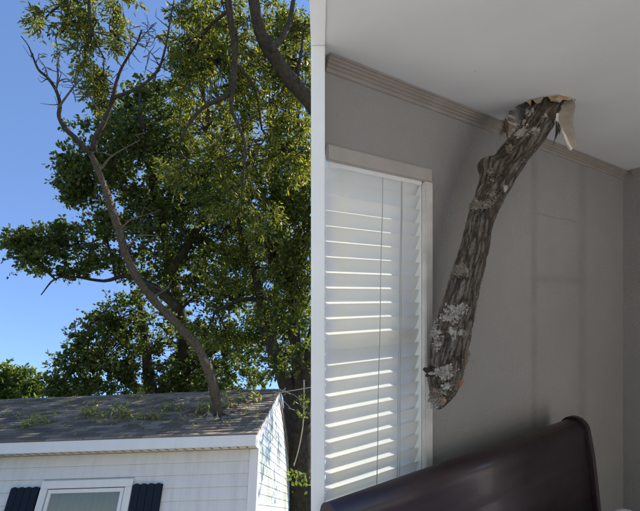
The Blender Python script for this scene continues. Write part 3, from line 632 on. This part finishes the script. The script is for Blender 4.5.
def hanging_drywall():
    # flaps still hanging from the torn ceiling: real sheets with thickness
    def sheet(name, pts, th, mat, nv):
        nv = Vector(nv).normalized() * th; n = len(pts); v = [tuple(p) for p in pts] + [tuple(p + nv) for p in pts]
        f = [tuple(range(n)), tuple(range(2 * n - 1, n - 1, -1))] + [(i, i + n, (i + 1) % n + n, (i + 1) % n) for i in range(n)]
        me = mesh(name, v, f, mat); bm = bmesh.new(); bm.from_mesh(me); bmesh.ops.recalc_face_normals(bm, faces=bm.faces); bm.to_mesh(me); bm.free(); return link(name, me, CE)
    zc = CEIL
    def on(px, py, dz): q = CP(px, py, 1); return q * ((zc - dz) / q.z)
    top = on(569, 100, 0).y
    def fp(x, y, off=0): return CP(x, y, top + off)
    L = [fp(564, 97, .01), fp(574, 99, .02), fp(575.5, 106, .0), fp(574, 114, -.02), fp(573, 124, -.035), fp(575, 133, -.045), fp(577.5, 143, -.05), fp(578, 147, -.05), fp(574, 147.5, -.05), fp(571, 150, -.05), fp(568, 144, -.045), fp(565, 136, -.035), fp(560.5, 128, -.03), fp(556.5, 121, -.015), fp(557.5, 113, -.01), fp(560, 105, 0)]
    sheet('drywall_flap', L, .010, plain('flap_shaded_drywall', (.36, .305, .24), .9, .15, 30, .3), (.15, 1, .25))  # the flap's shaded tone is painted into its colour
    edge = [fp(571.4, 150.5, -.052), fp(567.2, 144.6, -.047), fp(564, 136.4, -.037), fp(559.4, 128.4, -.032), fp(555.6, 121, -.017), fp(556.5, 113, -.012), fp(559, 113, -.012), fp(558.3, 120.5, -.017), fp(562, 127.6, -.032), fp(566.6, 136, -.037), fp(569.6, 143.6, -.047), fp(572.8, 148.2, -.052)]
    sheet('torn_edge', edge, .014, M_GYPSUM, (.15, 1, .25))
    r = random.Random(4)
    # ragged paper and gypsum all round the break
    nh = len(HOLE); cen = sum(HOLE, Vector()) / nh
    M_GP = plain('drywall_back_paper', (.30, .255, .205), .9, .25, 30, .3)
    for k in range(64):
        i = r.randrange(nh); a_, b_ = HOLE[i], HOLE[(i + 1) % nh]; e = a_.lerp(b_, r.random()); tg = (b_ - a_).normalized(); inw = (cen - e).normalized()
        wd_, ln = r.uniform(.006, .022), r.uniform(.008, .034); zz = CEIL + r.uniform(-.001, .010); sag = r.uniform(-.006, .020)
        p0 = e - tg * wd_ - inw * .008; p1 = e + tg * wd_ - inw * .008
        pts = [Vector((p0.x, p0.y, zz)), Vector((p1.x, p1.y, zz))]
        for q_ in range(4):
            w2 = wd_ * (1 - (q_ + 1) / 4.5) * r.uniform(.4, 1.2); l2 = ln * (q_ + 1) / 4 * r.uniform(.7, 1.1)
            c_ = e + inw * l2 + tg * (w2 * (1 if q_ % 2 == 0 else -1)); pts.append(Vector((c_.x, c_.y, zz - sag * (q_ + 1) / 4)))
        order = [pts[0], pts[1], pts[2], pts[4], pts[5], pts[3]]
        sheet('torn_paper', order, r.uniform(.0008, .004), [M_PAPER, M_GYPSUM, M_GP, M_GP, M_CEIL][r.randrange(5)], (0, 0, 1))
    sheet('drywall_flap', [on(506, 118, .003), on(509, 124, .004), on(508.5, 131, .03), on(508, 138, .07), on(506.5, 133, .05), on(505, 126, .02)], .006, M_FLASH, (0, 1, .2))
    sheet('drywall_flap', [on(548, 96.5, .002), on(561, 95.5, .002), on(572, 98, .003), on(569, 100, .012), on(563, 99.6, .02), on(560, 102.5, .03), on(556, 100, .028), on(551, 101, .02)], .006, M_PAPER, (0, .2, 1))
    # shreds of paper
    for x, y, dx, dy in ((558, 122, -2, 17), (556.5, 121, -3, 24), (559, 124, 0, 11)):
        a = CP(x, y, top - .02); MB().tube([a, CP(x + dx * .4 + 1, y + dy * .5, top - .03), CP(x + dx, y + dy, top - .03)], [.002, .003, .0006], 4).build('paper_shred', M_BARKD, CE)
hanging_drywall()

# ------------------------------------------------------------------ window and blind
def room_window():
    base = Vector((.25, .04, -.76)); Mw = WM @ Matrix.Translation(base); inv = Matrix.Translation(-base)
    wn = empty('bedroom_window', Mw, 'white framed bedroom window behind the closed blind', 'window')
    MB().box(.455, .497, -.022, .0, -.76, .418).build('casing', M_OLDWHITE, wn, inv, bevel=.004)
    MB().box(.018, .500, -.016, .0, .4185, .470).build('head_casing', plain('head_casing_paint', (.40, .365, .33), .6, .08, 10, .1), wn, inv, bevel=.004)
    MB().box(.4562, .4665, .001, .046, -.758, .4175).build('jamb', M_WHITE, wn, inv)
    MB().box(.02, .50, -.05, .06, -.79, -.761).build('sill', M_OLDWHITE, wn, inv, bevel=.004)
    MB().box(.0672, .466, .048, .060, -.76, -.71).box(.0672, .466, .048, .060, .40, .451).box(.426, .466, .048, .060, -.71, .40).box(.0672, .10, .048, .060, -.71, .40).box(.10, .426, .048, .060, -.17, -.13).build('sash', M_WHITE, wn, inv)
    MB().box(.10, .426, .052, .055, -.71, .40).build('pane', M_GLASS, wn, inv)
    bl = empty('window_blind', Mw, 'white horizontal slatted blind glowing with daylight, tilted nearly shut', 'blind')
    bm_ = NT('blind_slat'); bm_.fin((.78, .74, .68), .45, .4); tr = bm_.n('ShaderNodeBsdfTranslucent'); tr.inputs[0].default_value = (.85, .84, .80, 1); mx = bm_.n('ShaderNodeMixShader'); mx.inputs[0].default_value = .42
    bm_.l(bm_.b.outputs[0], mx.inputs[1]); bm_.l(tr.outputs[0], mx.inputs[2]); bm_.l(mx.outputs[0], bm_.out.inputs[0])
    MB().box(.03, .452, -.006, .05, .405, .445).build('head_rail', M_WHITE, bl, inv)
    # one slat: a shallow arc, room edge up
    wd, tilt, n = .071, math.radians(63), 9; lo, hi = [], []
    for k in range(n):
        s = (k / (n - 1) - .5); a = s * wd; c = .004 * (1 - 4 * s * s)
        # along slat cross-section: outer edge low, room edge high
        y = -a * math.cos(tilt) + c * math.sin(tilt) * -1; z = a * math.sin(tilt) - c * math.cos(tilt)
        lo.append((y, z)); hi.append((y + .0025 * math.sin(tilt), z + .0025 * math.cos(tilt)))
    prof = lo; b = MB(); b.loft([[(.030, y, z) for y, z in prof], [(.4545, y, z) for y, z in prof]], closed=False, cap=False)     # a thin vinyl leaf that lets light through
    me = mesh('slat', b.v, b.f, bm_.m, True); bb = bmesh.new(); bb.from_mesh(me); bmesh.ops.recalc_face_normals(bb, faces=bb.faces); bb.to_mesh(me); bb.free()
    z = .385
    while z > -.72:
        link('slat', me, bl, inv @ Matrix.Translation((0, .026, z)) @ Matrix.Rotation(rng.uniform(-.008, .008) + .085 * max(-1, min(1, (z + .08) / .42)), 4, 'X') @ Matrix.Rotation(rng.uniform(-.003, .003), 4, 'Y')); z -= .0502
    MB().box(.03, .452, .01, .035, -.755, -.735).build('bottom_rail', M_WHITE, bl, inv)
    M_CORD = plain('cord_grey', (.42, .41, .39), .8)
    for x, x2, ln in ((.252, .222, -.74), (.340, .318, -.74), (.344, .330, -.74)):
        pts = [(x + (x2 - x) * q / 10 + .0015 * math.sin(q * 1.7), -.012, .40 + (ln - .40) * q / 10) for q in range(11)]
        MB().tube(pts, [.0016] * 11, 5).build('cord', M_CORD, bl, inv)
room_window()

# ------------------------------------------------------------------ the limb that broke through the ceiling
def ceiling_limb():
    spec = [(571, 60, 30, 1.80), (560, 84, 30, 1.69), (547, 106, 31, 1.60), (530, 134, 31, 1.575), (513, 156, 31, 1.555), (498, 178, 33, 1.54), (487, 202, 29, 1.52), (480, 222, 27, 1.505), (475, 248, 28, 1.49), (468, 272, 31, 1.47),
            (461, 297, 34, 1.455), (454, 325, 37, 1.44), (448, 352, 38, 1.43), (445, 372, 36, 1.42), (443, 388, 29, 1.415), (440, 400, 17, 1.41), (438, 409, 5, 1.41)]
    P = [CP(x, y, d) for x, y, wd, d in spec]; R = [wd * .5 * d / FPX for x, y, wd, d in spec]
    pts, rad = smooth_path(P, R, 22); n = 170; base = CP(534, 112, 1.62); base.z = CEIL; inv = Matrix.Translation(-base)
    li = empty('broken_limb', RM @ Matrix.Translation(base), 'thick rough barked tree limb punched down through the bedroom ceiling', 'tree limb')
    KN = sum((pts[i + 1] - pts[i]).length for i in range(len(pts) - 1) if CY - FPX * pts[i].z / pts[i].y < 172)
    CRK = []; u = Vector((1, 0, 0)); loops = []; s = 0; frames = []
    for i, p in enumerate(pts):
        t = (pts[min(i + 1, len(pts) - 1)] - pts[max(i - 1, 0)]).normalized(); u = (u - t * u.dot(t)).normalized(); vv = t.cross(u)
        if i: s += (p - pts[i - 1]).length
        L = []; frac = i / (len(pts) - 1)
        for j in range(n):
            a = 2 * math.pi * j / n; c, sn = math.cos(a), math.sin(a)
            q = Vector((c * .062, sn * .062, s * .20)); q = q + .008 * noise.noise_vector(q * 24) + .005 * noise.noise_vector(q * 90)
            big_ = .5 + .5 * noise.noise(Vector((c * 1.4, sn * 1.4, s * 9 + 5)))
            dv = noise.voronoi(q / .019)[0]; crack = min(1.0, (dv[1] - dv[0]) * 2.4)                              # bark plates parted by cracks
            dv2 = noise.voronoi(q / .0095 + Vector((7, 3, 1)))[0]; crack2 = min(1.0, (dv2[1] - dv2[0]) * 2.0)
            fib = noise.noise(Vector((c * 13, sn * 13, s * 22))); plate = noise.noise(Vector((c * .062, sn * .062, s * .5)) * 230); lump = noise.noise(Vector((c * 1.1, sn * 1.1, s * 5)))
            f = .875 + (.05 + .06 * big_) * crack + (.07 - .05 * big_) * crack2 + .03 * fib + .03 * plate + .085 * lump
            CRK.append(min(1, max(0, .62 * crack + .38 * crack2 + .35 * plate)))
            gx = (u * c + vv * sn).x; f += max(0, -gx - .1) * .75 * math.exp(-((s - KN) / .028) ** 2)             # healed knot on the left
            if frac > .86: f *= 1 + .55 * (frac - .86) / .14 * noise.noise(Vector((c * 3, sn * 3, 4)))
            L.append(p + u * (c * rad[i] * f) + vv * (sn * rad[i] * f))
        frames.append((p, t, u.copy(), vv, rad[i])); loops.append(L)
    b = MB(); b.loft(loops)
    m = NT('limb_bark'); v = m.coord(); sc_ = m.coord((1, 1, .3)); a = m.noise(sc_, 55, 8, .65); g = m.n('ShaderNodeNewGeometry')
    at_ = m.n('ShaderNodeAttribute'); at_.attribute_name = 'crack'; pt = m.ramp(at_.outputs['Fac'], (.12, (.008, .006, .005)), (.42, (.07, .058, .047)), (.95, (.24, .205, .17)))
    col = m.mix(.36, pt, m.ramp(a, (.3, (.022, .018, .014)), (.7, (.19, .16, .13)))); col = m.mix(m.ramp(m.noise(v, 16, 4), (.50, (0, 0, 0)), (.66, (.5,) * 3)), col, m.ramp(a, (.3, (.03, .02, .013)), (.7, (.15, .10, .065)))); li_n = m.noise(v, 9, 6, .7)
    col = m.mix(m.ramp(li_n, (.62, (0, 0, 0)), (.67, (.85,) * 3)), col, (.46, .43, .37))                       # lichen
    m.bump(a, .9, .006); MB_m = m.fin(col, .95, .15)
    bk_ = b.build('bark', MB_m, li, inv, smooth=True); ca_ = bk_.data.attributes.new('crack', 'FLOAT', 'POINT'); ca_.data.foreach_set('value', CRK[:len(bk_.data.vertices)])
    # stub of a side branch and splintered wood
    def stub(x, y, d, dx, dy, r0, r1, name='branch_stub', mat=MB_m):
        a = CP(x, y, d); e = CP(x + dx, y + dy, d - .02); bb = MB(); k = 6
        bb.tube([a.lerp(e, q / k) for q in range(k + 1)], [(r0 + (r1 - r0) * q / k) * (1 + .12 * noise.noise(Vector((x, q, 1)))) for q in range(k + 1)], 14, .35); bb.build(name, mat, li, inv, smooth=True)
    stub(436, 374, 1.41, -12, -5, .020, .006); stub(434, 371, 1.40, -8, 5, .016, .004)
    M_WOOD = plain('split_wood', (.30, .15, .08), .85, .35, 14, .5, stretch=(1, 1, .2)); r = random.Random(9)
    for k in range(26):
        x, y = r.uniform(449, 464), r.uniform(352, 384); d = 1.36 + .02 * abs(x - 456) / 8 + .02
        a = CP(x, y, d); e = CP(x + r.uniform(-4, 3), y + r.uniform(6, 14), d - r.uniform(-.01, .012)); MB().tube([a, a.lerp(e, .5), e], [.008, .007, .002], 5).build('splinter', M_WOOD, li, inv)
    for k in range(14):
        x, y = r.uniform(432, 447), r.uniform(388, 402); a = CP(x, y, 1.39); e = CP(x + r.uniform(-4, 4), y + r.uniform(4, 12), 1.39 + r.uniform(-.02, .02)); MB().tube([a, a.lerp(e, .5), e], [.008, .006, .002], 5).build('splinter', M_WOOD, li, inv)
    # plaster dust and insulation stuck to it
    M_FLUFF = plain('insulation_white', (.66, .60, .53), .95, .35, 90, .9, .01); M_TANF = plain('insulation_tan', (.40, .335, .265), .95, .35, 90, .9, .01)
    def tuft(x, y, w_, h_, mat, seed, out=1.0, nb=16):
        r = random.Random(seed); i = min(range(len(frames)), key=lambda q: abs(CY - FPX * frames[q][0].z / frames[q][0].y - y)); p, t, uu, vq, rr = frames[i]
        ctr = CP(x, y, 1); side = ((x - (CX + FPX * p.x / p.y)) / FPX * p.y) / max(rr, .01); dep = p.y - rr * math.sqrt(max(0.05, 1 - min(1, side * side))) * out
        b = MB(); bmx = bmesh.new()
        for k in range(nb * 9):
            xx, yy = x + r.gauss(0, w_ * .30), y + r.gauss(0, h_ * .30)
            sd = ((xx - (CX + FPX * (p.x + (yy - y) * -.35 / FPX * p.y) / p.y)) / FPX * p.y) / max(rr, .01)
            if abs(sd) > 1.12: continue
            dp = p.y - rr * math.sqrt(max(0.02, 1 - min(1, sd * sd))) * 1.04 * out
            c = CP(xx, yy, dp + r.gauss(-.001, .003)); s_ = min(.007, .0010 + abs(r.gauss(0, .0018)))
            g = bmesh.ops.create_icosphere(bmx, subdivisions=2 if s_ > .0045 else 1, radius=s_)
            st = Vector((r.uniform(.6, 1.7), r.uniform(.35, .7), r.uniform(.5, 1.5)))
            for vx in g['verts']:
                q = vx.co.copy(); f = 1 + .8 * noise.noise(q * 330 + Vector((k * 3, seed, 0))); vx.co = Vector((q.x * st.x, q.y * st.y, q.z * st.z)) * f + c
            if r.random() < .25:              # stray fibres
                e = c + Vector((r.gauss(0, .008), r.gauss(-.004, .004), r.gauss(0, .008))); b.tube([c, c.lerp(e, .5) + Vector((0, 0, r.gauss(0, .003))), e], [.0009, .0008, .0004], 3)
        n0 = len(b.v); bmx.verts.ensure_lookup_table(); bmx.verts.index_update(); b.v += [tuple(q.co) for q in bmx.verts]; b.f += [tuple(n0 + q.index for q in fc.verts) for fc in bmx.faces]; bmx.free()
        b.build('debris_tuft', mat, li, inv, smooth=True)
    for k, (x, y, w_, h_, mt, nb) in enumerate(((455, 312, 16, 12, M_FLUFF, 26), (449, 318, 10, 6, M_FLUFF, 12), (462, 308, 8, 8, M_FLUFF, 10), (434, 331, 9, 18, M_FLUFF, 18), (437, 345, 6, 10, M_FLUFF, 8), (443, 373, 18, 10, M_FLUFF, 24), (447, 369, 8, 6, M_FLUFF, 8),
            (436, 401, 10, 14, M_FLUFF, 22), (433, 396, 8, 12, M_TANF, 12), (441, 393, 12, 8, M_TANF, 12), (459, 270, 14, 9, M_TANF, 18), (464, 272, 12, 6, M_TANF, 12), (475, 206, 14, 7, M_TANF, 18), (486, 204, 14, 7, M_TANF, 18), (492, 196, 8, 10, M_TANF, 8),
            (490, 172, 6, 10, M_TANF, 6), (516, 125, 12, 12, M_FLUFF, 20), (511, 137, 8, 16, M_FLUFF, 16), (526, 112, 12, 8, M_FLUFF, 14), (508, 149, 6, 8, M_TANF, 8), (466, 360, 6, 10, M_TANF, 10), (459, 378, 8, 8, M_TANF, 10), (522, 160, 6, 5, M_TANF, 6), (448, 386, 10, 6, M_FLUFF, 8))):
        tuft(x, y, w_, h_, mt, 60 + k, nb=nb)
ceiling_limb()

# ------------------------------------------------------------------ bed
def bed():
    off = .12; base = Vector((.7, -off, FLOOR)); Mb = WM @ Matrix.Translation(base); inv = Matrix.Translation(-base)
    t = empty('sleigh_bed', Mb, 'dark cherry wood sleigh bed with a rolled headboard under the window', 'bed'); T0, T1 = -.045, 1.375; zt = -.598
    wm = NT('cherry_wood'); v = wm.coord((.35, 3, 3)); gr = wm.noise(v, 9, 6, .6); wm.bump(wm.noise(wm.coord(), 3, 3), .03, .01)
    col = wm.ramp(gr, (.3, (.014, .006, .008)), (.7, (.036, .015, .018))); sm = wm.noise(wm.coord(), 6, 6, .65); wm.b.inputs['Coat Weight'].default_value = .12; wm.b.inputs['Coat Roughness'].default_value = .15
    M_CH = wm.fin(col, wm.ramp(sm, (.3, (.34,) * 3), (.75, (.5,) * 3)), .5)
    def prof(r, grow=0.0):               # S-shaped sleigh section (towards the room is -y), rolling back at the top
        c = (.0, zt - r); pts = []
        for k in range(13): a = math.pi * (1.0 - 1.25 * k / 12); pts.append((c[0] - math.cos(a) * -1 * (r + grow) if False else c[0] + math.cos(a) * (r + grow), c[1] + math.sin(a) * (r + grow)))
        return pts
    r = .052
    front = [(-.10 - .0, FLOOR + .15), (-.098, zt - .62), (-.088, zt - .42), (-.074, zt - .27), (-.064, zt - .175), (-.060, zt - .165), (-.061, zt - .155), (-.056, zt - .12)]
    rollp = prof(r); back = [(.010, zt - .13), (-.02, zt - .20), (-.04, zt - .40), (-.06, FLOOR + .15)]
    poly = front + rollp + back
    b = MB(); b.loft([[(T0, y - off, z) for y, z in poly], [(T1 - .02, y - off, z) for y, z in poly]]); hb = b.build('headboard', M_CH, t, inv, smooth=False)
    m = hb.data; m.polygons.foreach_set('use_smooth', [len(p.vertices) == 4 for p in m.polygons])
    # end posts: the same section, proud of the panel
    cx = [(y * 1.0, z) for y, z in poly]; big = [(-.118, FLOOR), (-.116, zt - .62), (-.106, zt - .42), (-.092, zt - .27), (-.080, zt - .16), (-.072, zt - .11)] + prof(r, .010) + [(.022, zt - .13), (-.008, zt - .20), (-.03, zt - .40), (-.045, FLOOR)]
    for a, c in ((T1 - .02, T1 + .018),):
        MB().loft([[(a, y - off, z) for y, z in big], [(c, y - off, z) for y, z in big]]).build('post', M_CH, t, inv, bevel=.004)
    MB().box(T0 + .01, T0 + .04, -2.05, -.235, FLOOR + .2, FLOOR + .42).build('side_rail', M_CH, t, inv); MB().box(T1 - .04, T1 - .01, -2.05, -.235, FLOOR + .2, FLOOR + .42).build('side_rail', M_CH, t, inv)
    fb = MB().box(T0, T1, -2.12, -2.05, FLOOR + .05, FLOOR + .62).build('footboard', M_CH, t, inv, bevel=.01)
    for x in (T0, T1 - .07): MB().box(x, x + .07, -2.12, -2.05, FLOOR, FLOOR + .05).build('leg', M_CH, t, inv)
    M_SHEET = plain('bed_linen_white', (.80, .79, .77), .9, .04, 10, .3, .01)
    def pad(name, x0, x1, y0, y1, z0, z1, rnd, parent, M, puff=0.0, n=22):
        bm = bmesh.new(); bmesh.ops.create_cube(bm, size=2); bmesh.ops.subdivide_edges(bm, edges=bm.edges[:], cuts=n, use_grid_fill=True)
        hx, hy, hz = (x1 - x0) / 2, (y1 - y0) / 2, (z1 - z0) / 2
        for vx in bm.verts:
            p = Vector((vx.co.x * hx, vx.co.y * hy, vx.co.z * hz)); c = Vector((max(-hx + rnd, min(hx - rnd, p.x)), max(-hy + rnd, min(hy - rnd, p.y)), max(-hz + rnd, min(hz - rnd, p.z))))
            d = p - c; p = c + (d.normalized() * rnd if d.length > 1e-6 else d)
            if puff: e = (1 - (p.x / hx) ** 2) * (1 - (p.y / hy) ** 2); p.z *= .35 + .65 * max(0, e) ** .4
            p += Vector((0, 0, .008 * noise.noise(p * 7))); vx.co = p + Vector(((x0 + x1) / 2, (y0 + y1) / 2, (z0 + z1) / 2))
        me = bpy.data.meshes.new(name); bm.to_mesh(me); bm.free(); me.polygons.foreach_set('use_smooth', [True] * len(me.polygons)); return link(name, me, parent, M, M_SHEET)
    pad('mattress', T0 + .045, T1 - .045, -2.04, -.24, FLOOR + .3, FLOOR + .58, .06, t, inv)
    # pillow leaning near the right post
    pb = Vector((1.16, -.42, FLOOR + .58)); Mp = WM @ Matrix.Translation(pb)
    p = pad('pillow', .84, 1.40, -.60, -.28, FLOOR + .575, FLOOR + .735, .07, None, Mp, .0); p.data.transform(Matrix.Translation(-pb))
    tag(p, 'white pillow at the right end of the headboard', 'pillow')
bed()
